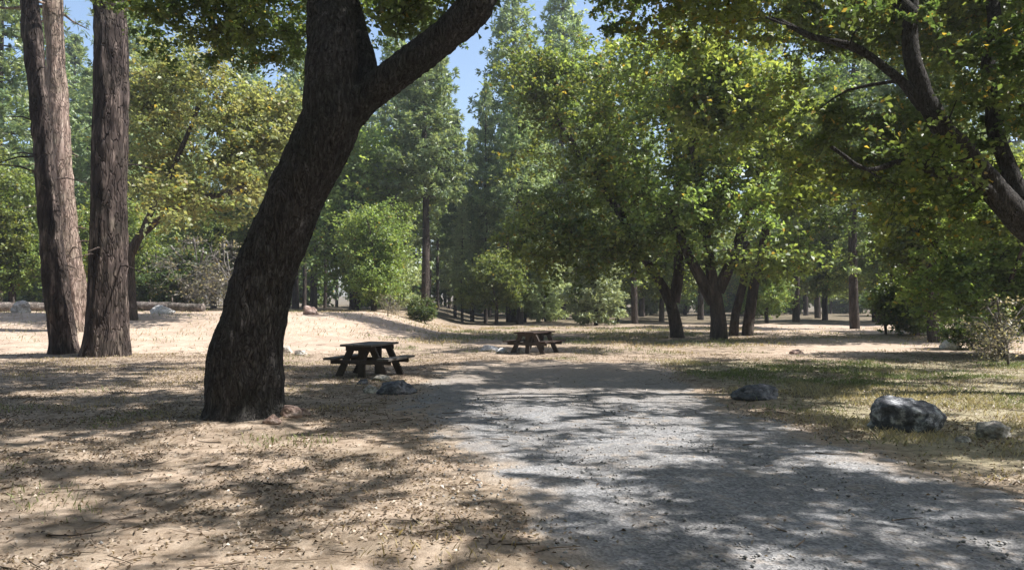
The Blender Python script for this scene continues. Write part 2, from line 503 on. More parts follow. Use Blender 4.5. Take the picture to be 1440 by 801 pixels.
def make_ground():
    th = np.concatenate([np.linspace(-180, -48, 45, endpoint=False), np.linspace(-48, 48, 470, endpoint=False), np.linspace(48, 180, 45, endpoint=False)])
    th = np.radians(th); r = np.concatenate([[0.3], np.geomspace(0.8, 520, 500)])
    x = r[:, None] * np.sin(th)[None]; y = r[:, None] * np.cos(th)[None]
    z = terrain(x, y)
    ri = road_inside(x, y)
    p = np.stack([x, y, 0 * x], -1)
    z = z + (fbm(p * 6.0, 3, 41) - 0.5) * 0.035 * sstep(0.3, -0.6, ri) * sstep(60, 25, r)[:, None]
    z = z - 0.02 * sstep(0.25, 0.7, ri)
    nr, nt_ = x.shape
    v = np.stack([x, y, z], -1).reshape(-1, 3)
    i = np.arange(nr - 1)[:, None] * nt_; j = np.arange(nt_)[None]; j2 = (j + 1) % nt_
    f = np.stack([i + j, i + nt_ + j, i + nt_ + j2, i + j2], -1).reshape(-1, 4)
    f = f[:, ::-1]
    b = Buf(); b.add(v, f)
    b.add(np.vstack([v[:nt_], [[0, 0, v[:nt_, 2].mean()]]]), np.array([[q, (q + 1) % nt_, nt_] for q in range(nt_)])[:, ::-1])
    m, nt, out = new_mat('ground_soil')
    at_ = N(nt, 'ShaderNodeAttribute', attribute_name='zone'); sep = nt.nodes.new('ShaderNodeSeparateColor')
    nt.links.new(at_.outputs['Color'], sep.inputs[0])
    v_ = objcoord(nt); vs = objcoord(nt, (1, 1, 1))
    n_lo = noise(nt, v_, 0.9, 4, 0.6); n_mid = noise(nt, v_, 5, 6, 0.72); n_hi = noise(nt, v_, 34, 5, 0.75)
    lit = ramp(nt, n_mid, [(0.28, (0.15, 0.112, 0.08)), (0.43, (0.24, 0.190, 0.150)), (0.58, (0.355, 0.292, 0.240)), (0.76, (0.46, 0.39, 0.33))])
    pat = ramp(nt, n_lo, [(0.38, (0.72, 0.70, 0.64)), (0.6, (1.1, 1.06, 1.0))])
    lit = mixc(nt, 1.0, lit, pat, 'MULTIPLY')
    sand = ramp(nt, n_mid, [(0.25, (0.25, 0.19, 0.148)), (0.42, (0.37, 0.295, 0.238)), (0.6, (0.44, 0.36, 0.295)), (0.78, (0.50, 0.42, 0.355))])
    sand = mixc(nt, 1.0, sand, ramp(nt, n_lo, [(0.4, (0.86, 0.82, 0.78)), (0.6, (1.04, 1.03, 1.0))]), 'MULTIPLY')
    ver = ramp(nt, n_mid, [(0.3, (0.14, 0.12, 0.075)), (0.5, (0.25, 0.22, 0.145)), (0.7, (0.39, 0.34, 0.245))])
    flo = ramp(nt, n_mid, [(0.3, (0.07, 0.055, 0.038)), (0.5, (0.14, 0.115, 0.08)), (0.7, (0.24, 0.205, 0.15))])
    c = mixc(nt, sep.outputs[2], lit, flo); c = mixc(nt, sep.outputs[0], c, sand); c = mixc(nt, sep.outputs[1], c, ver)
    spk = ramp(nt, n_hi, [(0.30, (0.45, 0.42, 0.40)), (0.46, (1, 1, 1)), (0.62, (1.0, 1.0, 1.0)), (0.75, (1.3, 1.28, 1.22))])
    c = mixc(nt, 0.8, c, spk, 'MULTIPLY')
    nb = bump(nt, n_hi, 0.7, 0.015); nb = bump(nt, n_mid, 0.5, 0.05, nb)
    principled(nt, out, c, 0.97, nb, 0.1)
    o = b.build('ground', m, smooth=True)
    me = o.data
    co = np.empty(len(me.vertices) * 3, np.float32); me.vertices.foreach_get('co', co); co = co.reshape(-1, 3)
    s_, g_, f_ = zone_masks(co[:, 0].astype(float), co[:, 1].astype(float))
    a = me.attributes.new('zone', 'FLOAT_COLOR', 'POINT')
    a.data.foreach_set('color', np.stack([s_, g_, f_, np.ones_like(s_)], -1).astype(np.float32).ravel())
    tag(o, kind='structure')
make_ground()

def make_road():
    xs = np.arange(-3.6, 6.2, 0.055); ys = np.geomspace(1.2, 22, 430)
    x, y = np.meshgrid(xs, ys)
    ri = road_inside(x, y) + (smooth_noise(x, y, 1.1, 51) - 0.5) * 0.9 + (smooth_noise(x, y, 6, 52) - 0.5) * 0.5
    z = terrain(x, y) + 0.03 * sstep(-0.25, 0.35, ri) - 0.022 - 0.25 * sstep(-0.15, -0.8, ri)
    z += (smooth_noise(x, y, 7, 53) - 0.5) * 0.014
    z += -0.02 * np.exp(-((x - np.interp(y, *ROAD_L) - 1.3) / 0.3) ** 2) - 0.02 * np.exp(-((x - np.interp(y, *ROAD_L) - 3.0) / 0.3) ** 2)
    ny, nx = x.shape
    keep = (ri > -0.8).reshape(-1)
    i = np.arange(ny - 1)[:, None] * nx; j = np.arange(nx - 1)[None]
    f = np.stack([i + j, i + j + 1, i + nx + j + 1, i + nx + j], -1).reshape(-1, 4)
    f = f[keep[f].any(1)]
    b = Buf(); b.add(np.stack([x, y, z], -1).reshape(-1, 3), f)
    m, nt, out = new_mat('grey_gravel')
    v_ = objcoord(nt)
    n_lo = noise(nt, v_, 1.3, 4); n_mid = noise(nt, v_, 9, 6, 0.75); n_hi = noise(nt, v_, 70, 4, 0.8)
    vo = N(nt, 'ShaderNodeTexVoronoi', Scale=48.0); nt.links.new(v_, vo.inputs['Vector'])
    c = ramp(nt, n_mid, [(0.28, (0.15, 0.15, 0.155)), (0.5, (0.215, 0.217, 0.225)), (0.72, (0.285, 0.287, 0.296))])
    c = mixc(nt, 1.0, c, ramp(nt, n_lo, [(0.4, (0.86, 0.84, 0.82)), (0.62, (1.08, 1.08, 1.08))]), 'MULTIPLY')
    st = nt.nodes.new('ShaderNodeSeparateColor'); nt.links.new(vo.outputs['Color'], st.inputs[0])
    c = mixc(nt, 1.0, c, ramp(nt, st.outputs[0], [(0.0, (0.6, 0.6, 0.6)), (0.5, (1, 1, 1)), (1.0, (1.35, 1.32, 1.28))]), 'MULTIPLY')
    tan = ramp(nt, noise(nt, v_, 2.6, 6, 0.75), [(0.52, (0, 0, 0)), (0.68, (0.7, 0.7, 0.7))])
    sx = nt.nodes.new('ShaderNodeSeparateXYZ'); nt.links.new(v_, sx.inputs[0])
    md = N(nt, 'ShaderNodeMapRange'); md.inputs['From Min'].default_value = 11.0; md.inputs['From Max'].default_value = 18.0; md.inputs['To Max'].default_value = 0.85
    nt.links.new(sx.outputs[1], md.inputs['Value'])
    mxx = nt.nodes.new('ShaderNodeMath'); mxx.operation = 'MAXIMUM'; nt.links.new(tan, mxx.inputs[0]); nt.links.new(md.outputs[0], mxx.inputs[1])
    ea = N(nt, 'ShaderNodeAttribute', attribute_name='edge'); mx3 = nt.nodes.new('ShaderNodeMath'); mx3.operation = 'MAXIMUM'
    nt.links.new(mxx.outputs[0], mx3.inputs[0]); nt.links.new(ea.outputs['Fac'], mx3.inputs[1])
    dirt = ramp(nt, n_mid, [(0.3, (0.20, 0.155, 0.115)), (0.5, (0.30, 0.24, 0.185)), (0.7, (0.40, 0.33, 0.26))])
    c = mixc(nt, mx3.outputs[0], c, dirt)
    nb = bump(nt, vo.outputs['Distance'], 0.6, 0.012); nb = bump(nt, n_mid, 0.5, 0.03, nb)
    principled(nt, out, c, 0.95, nb, 0.15)
    o = b.build('gravel_road', m, smooth=True)
    ed = np.clip(sstep(0.9, 0.0, ri) * sstep(0.35, 0.65, smooth_noise(x, y, 3.5, 57) + 0.25 * sstep(0.6, 0.0, ri)), 0, 1).ravel()
    a_ = o.data.attributes.new('edge', 'FLOAT', 'POINT'); a_.data.foreach_set('value', ed.astype(np.float32)[:len(o.data.vertices)])
    tag(o, kind='structure')
make_road()

# ------------------------------------------------------------------ ground cover nobody could count
def scatter(n, rg, y0, y1, fx, power=1.0):
    """points in the camera's wedge, thicker towards the camera, kept where fx(x, y) says"""
    u = rg.random(n); y = (y0 ** power + u * (y1 ** power - y0 ** power)) ** (1 / power)
    x = (rg.random(n) * 2 - 1) * (0.76 * y + 1.0)
    k = rg.random(n) < fx(x, y)
    return x[k], y[k]

def make_cover():
    rg = np.random.default_rng(101)
    # dead leaves and needles on the soil
    def w(x, y):
        ri = road_inside(x, y); s, g, f = zone_masks(x, y)
        return np.clip(sstep(0.7, -0.5, ri) * 1.0 + 0.02, 0, 1) * (1 - 0.92 * s) * (0.25 + 1.1 * sstep(0.40, 0.62, smooth_noise(x, y, 1.3, 61)))
    x, y = scatter(150000, rg, 3.0, 24.0, w, 1.25)
    z = terrain(x, y) + 0.012
    n = len(x)
    cols = np.array([[0.19, 0.14, 0.10], [0.29, 0.23, 0.17], [0.33, 0.27, 0.215], [0.12, 0.088, 0.065], [0.35, 0.295, 0.24]])[rg.integers(5, size=n)] * rg.uniform(0.7, 1.25, (n, 1))
    b = Buf()
    leaves(b, np.stack([x, y, z], -1), 0.034, 0.55, cols, rg, up=1.2, fold=0.4)
    tag(b.build('leaf_litter', DRY), kind='stuff', label='dry brown oak leaves and needles littering the soil')
    # grass of the verge, right of the spur, and thin tufts on the left
    def blades(x, y, hgt, wid, cols, name, label):
        n = len(x); z = terrain(x, y) - 0.01
        az = rg.random(n) * 6.28; ln = rg.uniform(0.2, 0.9, n) * hgt
        h = hgt * rg.uniform(0.5, 1.25, n)
        p = np.stack([x, y, z], -1)
        sd = np.stack([np.cos(az), np.sin(az), 0 * az], -1) * (wid * (1 + y / 14))[:, None]
        le = np.stack([-np.sin(az + rg.normal(size=n)), np.cos(az), 0 * az], -1) * ln[:, None]
        up = np.stack([0 * h, 0 * h, h], -1); ln = ln + 0 * h
        v = np.stack([p - sd, p + sd, p + le * 0.35 + up * 0.6 + sd * 0.6, p + le + up], 1).reshape(-1, 3)
        i = np.arange(n)[:, None] * 4
        f = np.concatenate([i + [[0, 1, 2]], i + [[0, 2, 3]]], 0)
        b = Buf(); b.add(v, f, np.concatenate([cols, cols]))
        tag(b.build(name, GRASS), kind='stuff', label=label)
    def wg(x, y):
        s, g, f = zone_masks(x, y)
        return g * (0.05 + 1.0 * sstep(0.44, 0.62, smooth_noise(x, y, 0.9, 63)))
    x, y = scatter(230000, rg, 6.0, 25.5, wg, 1.5)
    mix = sstep(0.36, 0.56, smooth_noise(x, y, 0.6, 65) + 0.10 * sstep(13, 18, y) - 0.05)[:, None]
    dry = np.array([0.36, 0.32, 0.215]); grn = np.array([0.130, 0.172, 0.068])
    cols = (dry * (1 - mix) + grn * mix) * rg.uniform(0.65, 1.3, (len(x), 1))
    blades(x, y, 0.075, 0.0032, cols, 'verge_grass', 'short green and straw coloured grass beside the gravel')
    def wl(x, y):
        ri = road_inside(x, y); s, g, f = zone_masks(x, y)
        return sstep(0.1, -0.6, ri) * (1 - g) * (1 - 0.8 * s) * np.maximum(sstep(0.53, 0.69, smooth_noise(x, y, 0.8, 67)) * sstep(2.5, 8, y) * ((x < 3.4) | (y > 22)), 0.6 * sstep(22, 25, y) * sstep(0.42, 0.6, smooth_noise(x, y, 0.4, 71)))
    x, y = scatter(190000, rg, 3.4, 48.0, wl, 1.35)
    mix = sstep(0.45, 0.6, smooth_noise(x, y, 0.5, 69))[:, None]
    cols = (np.array([0.34, 0.28, 0.16]) * (1 - mix) + np.array([0.17, 0.19, 0.075]) * mix) * rg.uniform(0.65, 1.3, (len(x), 1))
    blades(x, y, 0.07 * (1 + 0.8 * sstep(22, 30, y)), 0.0028, cols, 'dry_grass', 'thin dry grass between the dead leaves')
    # loose stones of the gravel
    x, y = scatter(14000, rg, 2.6, 13.0, lambda x, y: sstep(-0.6, 0.3, road_inside(x, y)) * 0.9 + 0.02, 1.2)
    n = len(x); z = terrain(x, y) + 0.004
    r = 0.006 + 0.016 * rg.random(n) ** 3
    oct_ = np.array([[1, 0, 0], [0, 1, 0], [-1, 0, 0], [0, -1, 0], [0, 0, .75], [0, 0, -.75]], float)
    of = np.array([[0, 1, 4], [1, 2, 4], [2, 3, 4], [3, 0, 4], [1, 0, 5], [2, 1, 5], [3, 2, 5], [0, 3, 5]])
    v = np.stack([x, y, z], -1)[:, None] + oct_[None] * r[:, None, None] * rg.uniform(0.6, 1.4, (n, 6, 1))
    f = (np.arange(n)[:, None, None] * 6 + of[None]).reshape(-1, 3)
    g = rg.uniform(0.17, 0.32, (n, 1)) * np.array([1.0, 0.98, 0.96])
    m, nt, out = new_mat('loose_gravel')
    a = N(nt, 'ShaderNodeAttribute', attribute_name='tint'); principled(nt, out, a.outputs['Color'], 0.9, None, 0.2)
    b = Buf(); b.add(v.reshape(-1, 3), f, np.repeat(g, 8, 0))
    tag(b.build('loose_gravel', m), kind='stuff', label='small loose grey stones on the gravel spur')
make_cover()

# ================================================================== the big leaning oak
def main_oak():
    rg = np.random.default_rng(11); Y = 10.3
    sc = Y / FPX
    prof = [  # left edge, right edge, row in the photo
        (294, 402, 604), (296, 399, 588), (295, 397, 560), (294, 397, 530), (297, 397, 500), (305, 398, 474), (316, 402, 447), (331, 412, 387), (357, 434, 325),
        (378, 455, 271), (404, 482, 217), (422, 503, 170), (429, 500, 125), (431, 499, 77), (431, 497, 40), (431, 496, 0), (434, 497, -40)]
    pts = [at((a + b) / 2, y, Y + (0.5 if y < 100 else 0) * (100 - y) / 140) for a, b, y in prof]
    rad = [(b - a) / 2 * sc for a, b, y in prof]
    pts[0][2] = -0.25
    base = (pts[1][0], Y, T(pts[1][0], Y))
    leader = pts[-1] + np.array([[0.05, 0.2, 1.3], [-0.2, 0.5, 2.8], [-0.1, 0.4, 4.4], [0.3, 0.3, 6.0]])
    pts = pts + list(leader); rad = rad + [0.27, 0.21, 0.14, 0.06]
    la = [(398, 350, 14), (424, 285, 20), (450, 225, 23), (473, 181, 23), (504, 143, 23), (537, 116, 22.5), (590, 76, 22), (635, 40, 22), (668, 4, 25), (700, -50, 20), (790, -118, 16), (930, -190, 11), (1000, -330, 5)]
    limb_a = [at(q[0], q[1], Y + max(0, i - 8) * 0.42) for i, q in enumerate(la)]; rad_a = [q[2] * sc for q in la]
    limb_b = [at(476, 185, Y + 0.15), at(503, 142, Y + 0.2), at(513, 100, Y + 0.35), at(501, 50, Y + 0.6), at(488, 0, Y + 0.9), at(470, -60, Y + 1.6), at(430, -110, Y + 3), at(380, -150, Y + 5), at(330, -200, Y + 7)]
    rad_b = [0.12, 0.18, 0.17, 0.15, 0.14, 0.125, 0.10, 0.07, 0.04]
    t = thing('oak_tree', base, 'large leaning oak with dark furrowed bark and forked top, nearest of the trees', 'tree')
    off = base
    bd = bark_disp(0.034, 13.0, 3, (0.0, 0.30, 2.5, 0.6, 0.12), 0.05)
    w = Buf(); P, Rr = resample(pts, rad, 0.035); tube(w, P, Rr, 150, bd)
    w.build('trunk', BARK_OAK, t, smooth=True, loc=off)
    bl = bark_disp(0.032, 11.0, 6, None, 0.07)
    for L, r in ((limb_a, rad_a), (limb_b, rad_b)):
        w = Buf(); P, Rr = resample(L, r, 0.04); tube(w, P, Rr, 96, bl)
        w.build('limb', BARK_OAK, t, smooth=True, loc=off)
    acc = both(shade_accept, clear_view([(-300, -20, 175, 900, 0.15), (175, 85, 430, 900, 0.0), (430, 20, 520, 900, 0.0), (520, 62, 1100, 900, 0.0), (610, -40, 700, 62, 0.1), (700, -40, 860, 62, 0.3)]))
    lobes = [((2.0, 11.8, 9.0), (3.6, 3.8, 2.2), 300), ((-1.5, 15.5, 9.4), (4.2, 4.5, 2.2), 260), ((-4.8, 16.5, 8.7), (4.2, 4.5, 2.2), 300), ((-5.6, 16.0, 7.5), (2.8, 2.4, 1.0), 120),
             ((-3.2, 9.5, 10.4), (4.2, 4.5, 2.6), 150), ((2.4, 6.2, 9.2), (3.4, 2.9, 2.0), 260), ((-7.0, 11, 9.0), (3.5, 4, 2.4), 130),
             ((-2.3, 12.0, 6.4), (2.2, 1.6, 0.9), 60), ((1.4, 13.5, 7.2), (2.6, 2.2, 0.9), 25), ((3.0, 17.2, 9.5), (2.4, 2.2, 0.9), 170)]  # last lobe added out of view so its shadow covers the nearer table
    up = [(P[::6], Rr[::6]) for P, Rr in (resample(pts[10:], rad[10:], 0.1), resample(limb_a[8:], rad_a[8:], 0.1), resample(limb_b[4:], rad_b[4:], 0.1))]
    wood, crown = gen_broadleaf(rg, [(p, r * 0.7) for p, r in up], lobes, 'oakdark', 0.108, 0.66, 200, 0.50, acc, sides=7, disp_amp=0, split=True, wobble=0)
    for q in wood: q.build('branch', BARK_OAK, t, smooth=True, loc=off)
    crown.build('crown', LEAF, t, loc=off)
main_oak()

# ================================================================== the three pines on the left
def pine_trunk(name_label, prof, Y, bark, seed, H, amp=0.045, flare=0.06):
    rg = np.random.default_rng(seed); sc = Y / FPX
    pts = [at((a + b) / 2, y, Y) for a, b, y in prof]; rad = [(b - a) / 2 * sc for a, b, y in prof]
    z0 = T(pts[0][0], Y); pts[0][2] = z0 - 0.3
    base = (pts[0][0], Y, z0)
    d = (pts[-1] - pts[-2]) / np.linalg.norm(pts[-1] - pts[-2])
    n = 5
    top = [pts[-1] + d * (H - pts[-1][2]) * k / n for k in range(1, n + 1)]
    rad += [rad[-1] * (1 - k / n) + 0.03 for k in range(1, n + 1)]; pts = pts + top
    t = thing('pine_tree', base, name_label, 'tree')
    w = Buf(); P, Rr = resample(pts, rad, 0.12); tube(w, P, Rr, 72, bark_disp(amp, 4.5, seed, (z0, 0.7, 2.5, 1.0, flare), 0.05))
    tw, cr = w, Buf()
    z = 13.0
    while z < H:
        c = np.array([np.interp(z, P[:, 2], P[:, q]) for q in range(3)])
        for q in range(5):
            a = rg.random() * 6.28; L = 3.4 * (1 - ((z - 13.0) / (H - 13.0)) ** 1.5) * rg.uniform(0.6, 1.2) + 0.4
            dd = np.array([math.cos(a), math.sin(a), 0]); e = c + dd * L + [0, 0, rg.uniform(-0.4, 0.5)]
            tube(tw, np.array([c, (c + e) / 2 - [0, 0, 0.1], e]), [0.06, 0.04, 0.012], 5, cap=False)
            for s in range(int(L / 0.3)):
                b = c + (e - c) * rg.uniform(0.35, 1) + rg.normal(size=3) * 0.3
                nn = 16; ax = rg.normal(size=(nn, 3)) + dd * 0.5 + [0, 0, 0.4]; ax /= np.linalg.norm(ax, axis=1)[:, None]
                leaves(cr, b + ax * 0.14, 0.28, 0.13, palcol('pine', nn, rg), rg, axis=ax, fold=0.1)
        z += 0.7
    # dead snags low on the trunk
    for q in range(9):
        zz = rg.uniform(2.5, 8.5); c = np.array([np.interp(zz, P[:, 2], P[:, k]) for k in range(3)])
        a = rg.random() * 6.28; L = rg.uniform(0.5, 1.6); e = c + np.array([math.cos(a), math.sin(a), rg.uniform(-0.3, 0.2)]) * L
        tube(tw, np.array([c, (c + e) / 2 + [0, 0, 0.1], e]), [0.035, 0.022, 0.008], 5)
    tw.build('trunk', bark, t, smooth=True, loc=base); cr.build('crown', NEEDLE, t, loc=base)
pine_trunk('tall thick pine with straight dark trunk, right of the two crossing pine trunks', [(116, 184, 512), (120, 180, 494), (125, 178, 450), (127, 177, 390), (129, 174, 260), (131, 175, 130), (130, 171, 0)], 21.9, BARK_PINE, 31, 25)
pine_trunk('leaning pine with slender dark trunk crossing in front of a paler one', [(74, 113, 508), (73, 107, 480), (64, 97, 416), (56, 84, 325), (48, 73, 227), (38, 62, 130), (30, 55, 65), (24, 47, 0)], 22.6, BARK_PINE, 32, 22, flare=0.04)
pine_trunk('pine with sunlit pale salmon bark partly hidden behind the leaning dark pine', [(94, 124, 440), (90, 119, 400), (83, 107, 325), (73, 97, 227), (65, 90, 130), (62, 84, 65), (56, 81, 0)], 30.0, BARK_SUNLIT, 33, 23)

# ================================================================== broadleaf trees you can tell apart
def pxstem(rows, Y, k=None):
    """rows: (px, py, width px[, dY])"""
    p = [at(r[0], r[1], Y + (r[3] if len(r) > 3 else 0)) for r in rows]; q = [r[2] / 2 * Y / FPX for r in rows]
    z0 = T(p[0][0], p[0][1])
    if p[0][2] < z0 + 0.3: p[0][2] = z0 - 0.2
    return p, q
def pxlobe(px, py, Y, wx, wy, n, depth=None, pal=None):
    c = at(px, py, Y); a = (wx * Y / FPX, depth or wx * Y / FPX * 0.9, wy * Y / FPX)
    return (c, a, n, pal) if pal else (c, a, n)

def custom_tree(seed, stems, lobes, pal, label, bark, name='oak_tree', group=None, **kw):
    rg = np.random.default_rng(seed)
    base = tuple(stems[0][0][0] + np.array([0, 0, 0.2]))
    w, c = gen_broadleaf(rg, stems, lobes, pal, **kw)
    return plant_tree(name, base, w, c, bark, kw.get('mat', LEAF), label, 'tree', group)

# right-hand oak, its trunk just outside the frame, its limb reaching in
Y = 13.0
GAP = [(585, -60, 705, 240, 0.0), (700, -60, 860, 60, 0.15), (1262, 50, 1320, 170, 0.7)]
custom_tree(41, [
    pxstem([(1590, 560, 60), (1570, 480, 52), (1530, 405, 46), (1475, 345, 42), (1420, 290, 38), (1370, 225, 34), (1315, 165, 29), (1292, 100, 24), (1286, 40, 20), (1290, -40, 17), (1280, -160, 16), (1240, -300, 8)], Y),
    pxstem([(1302, 150, 18), (1270, 110, 13), (1235, 84, 11), (1195, 62, 12), (1140, 48, 9), (1080, 30, 6)], Y),
    pxstem([(1500, 370, 30), (1440, 290, 25, .5), (1408, 200, 22, .8), (1396, 110, 19, 1), (1402, 20, 20, 1.2), (1420, -120, 14, 1.5), (1430, -260, 8, 2)], Y),
    pxstem([(1420, 292, 18), (1370, 250, 13, -.3), (1320, 250, 10, -.6), (1270, 225, 8, -.8), (1215, 232, 6, -1), (1170, 205, 4, -1)], Y),
    pxstem([(1290, 20, 20), (1200, -60, 15, -.5), (1060, -120, 12, -1), (900, -150, 9, -1.2), (780, -110, 6, -1.4)], Y)],
    [((8.0, 13.5, 8.6), (4.2, 4.5, 2.4), 300), ((6.0, 11.0, 9.0), (3.4, 3.8, 2.0), 220), ((9.4, 8.2, 8.2), (3.6, 3.0, 2.2), 300), ((12.5, 17, 8.8), (5.0, 4.5, 2.6), 340), ((6.8, 17.5, 9.0), (3.0, 3.0, 1.6), 170), ((8.8, 4.9, 8.0), (3.6, 2.2, 1.8), 240),
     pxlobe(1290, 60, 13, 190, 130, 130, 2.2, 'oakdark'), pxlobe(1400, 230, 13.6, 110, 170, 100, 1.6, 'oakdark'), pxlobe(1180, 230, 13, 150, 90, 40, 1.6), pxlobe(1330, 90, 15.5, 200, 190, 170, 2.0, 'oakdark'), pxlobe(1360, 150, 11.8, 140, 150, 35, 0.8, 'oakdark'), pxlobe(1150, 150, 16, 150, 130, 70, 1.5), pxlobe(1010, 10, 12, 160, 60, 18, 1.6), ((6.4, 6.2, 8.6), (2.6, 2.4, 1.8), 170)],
    'oak', 'oak with a thick dark limb arching in over the far edge of the verge', BARK_OAK, leaf=0.105, width=0.66, per=185, cr=0.48,
    accept=both(shade_accept, clear_view(GAP + [(500, 0, 700, 300, 0.0), (700, 60, 1000, 900, 0.0), (1000, 330, 1700, 900, 0.12), (1040, 60, 1440, 330, 0.8)])), sides=14, accent=0.05)

FV = dict(hole=0.42, leaf=0.20, width=0.66, per=84, cr=0.95, near=False, sprays=5, twig_r=0.012, disp_amp=0.02, sides=12)
low = clear_view([(560, 0, 702, 400, 0.0), (700, -100, 860, 70, 0.15), (880, 325, 1075, 385, 0.5), (880, 385, 1075, 425, 0.12), (880, 425, 1075, 480, 0.02), (1075, 390, 1300, 480, 0.04), (700, 400, 880, 480, 0.0)])
custom_tree(42, [
    pxstem([(953, 473, 21), (947, 440, 16), (936, 410, 14), (915, 376, 12), (890, 338, 11), (868, 290, 12), (820, 220, 9), (780, 160, 6)], 35),
    pxstem([(948, 425, 16), (955, 370, 14), (950, 300, 11), (955, 220, 8), (930, 140, 5)], 35)],
    [pxlobe(810, 245, 35, 110, 150, 190), pxlobe(890, 170, 36, 130, 140, 190, pal='lime'), pxlobe(780, 330, 34, 70, 60, 40), pxlobe(790, 110, 36.5, 90, 80, 120)], 'oak',
    'oak with a stem leaning toward the gravel, beside the stout oak behind the verge', BARK_FAR, accept=low, accent=0.04, **FV)
custom_tree(43, [
    pxstem([(1011, 483, 27), (1010, 450, 22), (1006, 420, 19), (1000, 380, 15), (994, 330, 12), (985, 250, 13), (960, 160, 10), (940, 90, 6)], 32.5),
    pxstem([(1004, 425, 20), (985, 390, 16), (965, 350, 12), (940, 290, 8)], 32.5),
    pxstem([(1010, 410, 18), (1035, 350, 14), (1060, 270, 11), (1090, 180, 7)], 32.5)],
    [pxlobe(960, 150, 32.5, 140, 140, 260), pxlobe(1070, 200, 32.5, 120, 130, 200), pxlobe(1000, 290, 31.5, 110, 60, 90, pal='lime'), pxlobe(1020, 365, 31, 120, 40, 70), pxlobe(890, 350, 33, 70, 45, 50), pxlobe(1015, 125, 25.2, 90, 75, 210)], 'oak',  # nearest lobe added to throw shade on the far picnic table
    'stout oak with a thick dark trunk dividing low, middle of the clump behind the verge', BARK_FAR, accept=low, accent=0.03, **FV)
custom_tree(44, [
    pxstem([(1050, 473, 17), (1054, 440, 15), (1060, 405, 14), (1070, 360, 12), (1085, 290, 10), (1110, 200, 7)], 36),
    pxstem([(1031, 474, 14), (1034, 440, 12), (1045, 400, 11), (1050, 340, 9)], 36)],
    [pxlobe(1120, 180, 37, 120, 150, 220), pxlobe(1110, 350, 38, 50, 50, 50, pal='lime'), pxlobe(1180, 290, 38, 90, 90, 90)], 'oakdark',
    'slim two stemmed oak, the last of the clumped trunks behind the verge', BARK_FAR, accept=low, accent=0.02, **FV)
# oak of arched stem and yellowing crown between the pines and the big oak
custom_tree(45, [
    pxstem([(187, 440, 16), (183, 400, 13), (184, 350, 11), (210, 318, 10), (260, 284, 9), (330, 265, 8), (390, 235, 6)], 34),
    pxstem([(184, 360, 10), (215, 290, 8), (250, 220, 7), (280, 140, 5)], 34)],
    [pxlobe(300, 150, 35, 115, 95, 210), pxlobe(380, 190, 36, 80, 110, 110), pxlobe(230, 250, 35, 70, 80, 70), pxlobe(210, 130, 36, 60, 90, 80), pxlobe(300, 275, 33.3, 110, 45, 80)], 'yellow',
    'oak with arched stem and yellowing crown between the pines and the large leaning oak', BARK_FAR, accept=clear_view([(0, 350, 460, 480, 0.05)]), accent=0.04, **FV)

# ================================================================== the wood behind: a few kinds, copied
def kind_conifer(seed, bark=BARK_FAR, **kw):
    rg = np.random.default_rng(seed)
    w, c = gen_conifer(rg, **kw)
    return w, c, bark, NEEDLE, kw['H']
def kind_broad(seed, H, lobes, pal, bark=BARK_FAR, r0=0.22, lean=0.4, n=4, **kw):
    rg = np.random.default_rng(seed)
    p = [np.array([0, 0, -0.3]), np.array([0.05, 0, 0.2 * H]), np.array([lean * 0.4, 0.1, 0.42 * H]), np.array([lean, 0.2, 0.66 * H]), np.array([lean * 1.2, 0.1, 0.88 * H])]
    stems = [(p, [r0 * 1.15, r0, r0 * 0.8, r0 * 0.45, 0.04])]
    for q in range(n):
        a = q * 6.283 / n + rg.random(); z = (0.25 + 0.3 * rg.random()) * H; L = 0.3 * H
        c = np.array([lean * z / H, 0, z]); d = np.array([math.cos(a), math.sin(a), 0.9])
        stems.append(([c, c + d * L * 0.5 + [0, 0, -0.03 * H], c + d * L], [r0 * 0.5, r0 * 0.36, 0.04]))
    w, c = gen_broadleaf(rg, stems, lobes, pal, **{**FV, 'hole': 0.3, **kw})
    return w, c, bark, LEAF, H
KINDS = {
    'tall': lambda: kind_conifer(201, H=24, r0=0.28, cb=0.16, Lmax=4.0, pal='pine', gap=0.66, nper=6, tuft=11),
    'slim': lambda: kind_conifer(202, H=20, r0=0.20, cb=0.14, Lmax=2.7, pal='pinegrey', gap=0.5, nper=6, shape=0.9),
    'bare': lambda: kind_conifer(203, H=22, r0=0.28, cb=0.36, Lmax=3.6, pal='pine', gap=0.55, nper=7, dead=0.3),
    'young': lambda: kind_conifer(204, H=9, r0=0.13, cb=0.05, Lmax=2.6, pal='pinegrey', gap=0.34, nper=7, needle=0.34, tuft=13, dead=1.0),
    'oak': lambda: kind_broad(205, 10, [((0.3, 0, 6.6), (3.6, 3.6, 3.0), 300), ((1.8, 1, 4.4), (2.6, 2.6, 2.0), 120), ((-1.9, -1, 4.2), (2.6, 2.6, 2.1), 120)], 'oak'),
    'lime': lambda: kind_broad(206, 10, [((0.2, 0, 6.4), (3.0, 3.0, 3.4), 230), ((-1.2, 0.5, 3.2), (2.2, 2.2, 2.0), 110), ((1.4, -0.5, 3.0), (2.2, 2.2, 2.0), 100)], 'lime'),
    'bush': lambda: kind_broad(207, 4.2, [((0, 0, 2.0), (1.8, 1.8, 1.8), 150), ((1.1, 0.4, 1.2), (1.2, 1.2, 1.0), 50), ((-1.1, 0.2, 1.1), (1.2, 1.2, 1.0), 50)], 'oakdark', r0=0.09, leaf=0.17, cr=0.55, per=70),
    'scrub': lambda: kind_broad(208, 3.4, [((0, 0, 1.8), (1.6, 1.6, 1.3), 46), ((0.8, 0.4, 1.2), (1.2, 1.2, 0.9), 22)], 'grey', r0=0.06, leaf=0.12, cr=0.6, per=22, sprays=8, n=7, bark=BARK_GREY),
}
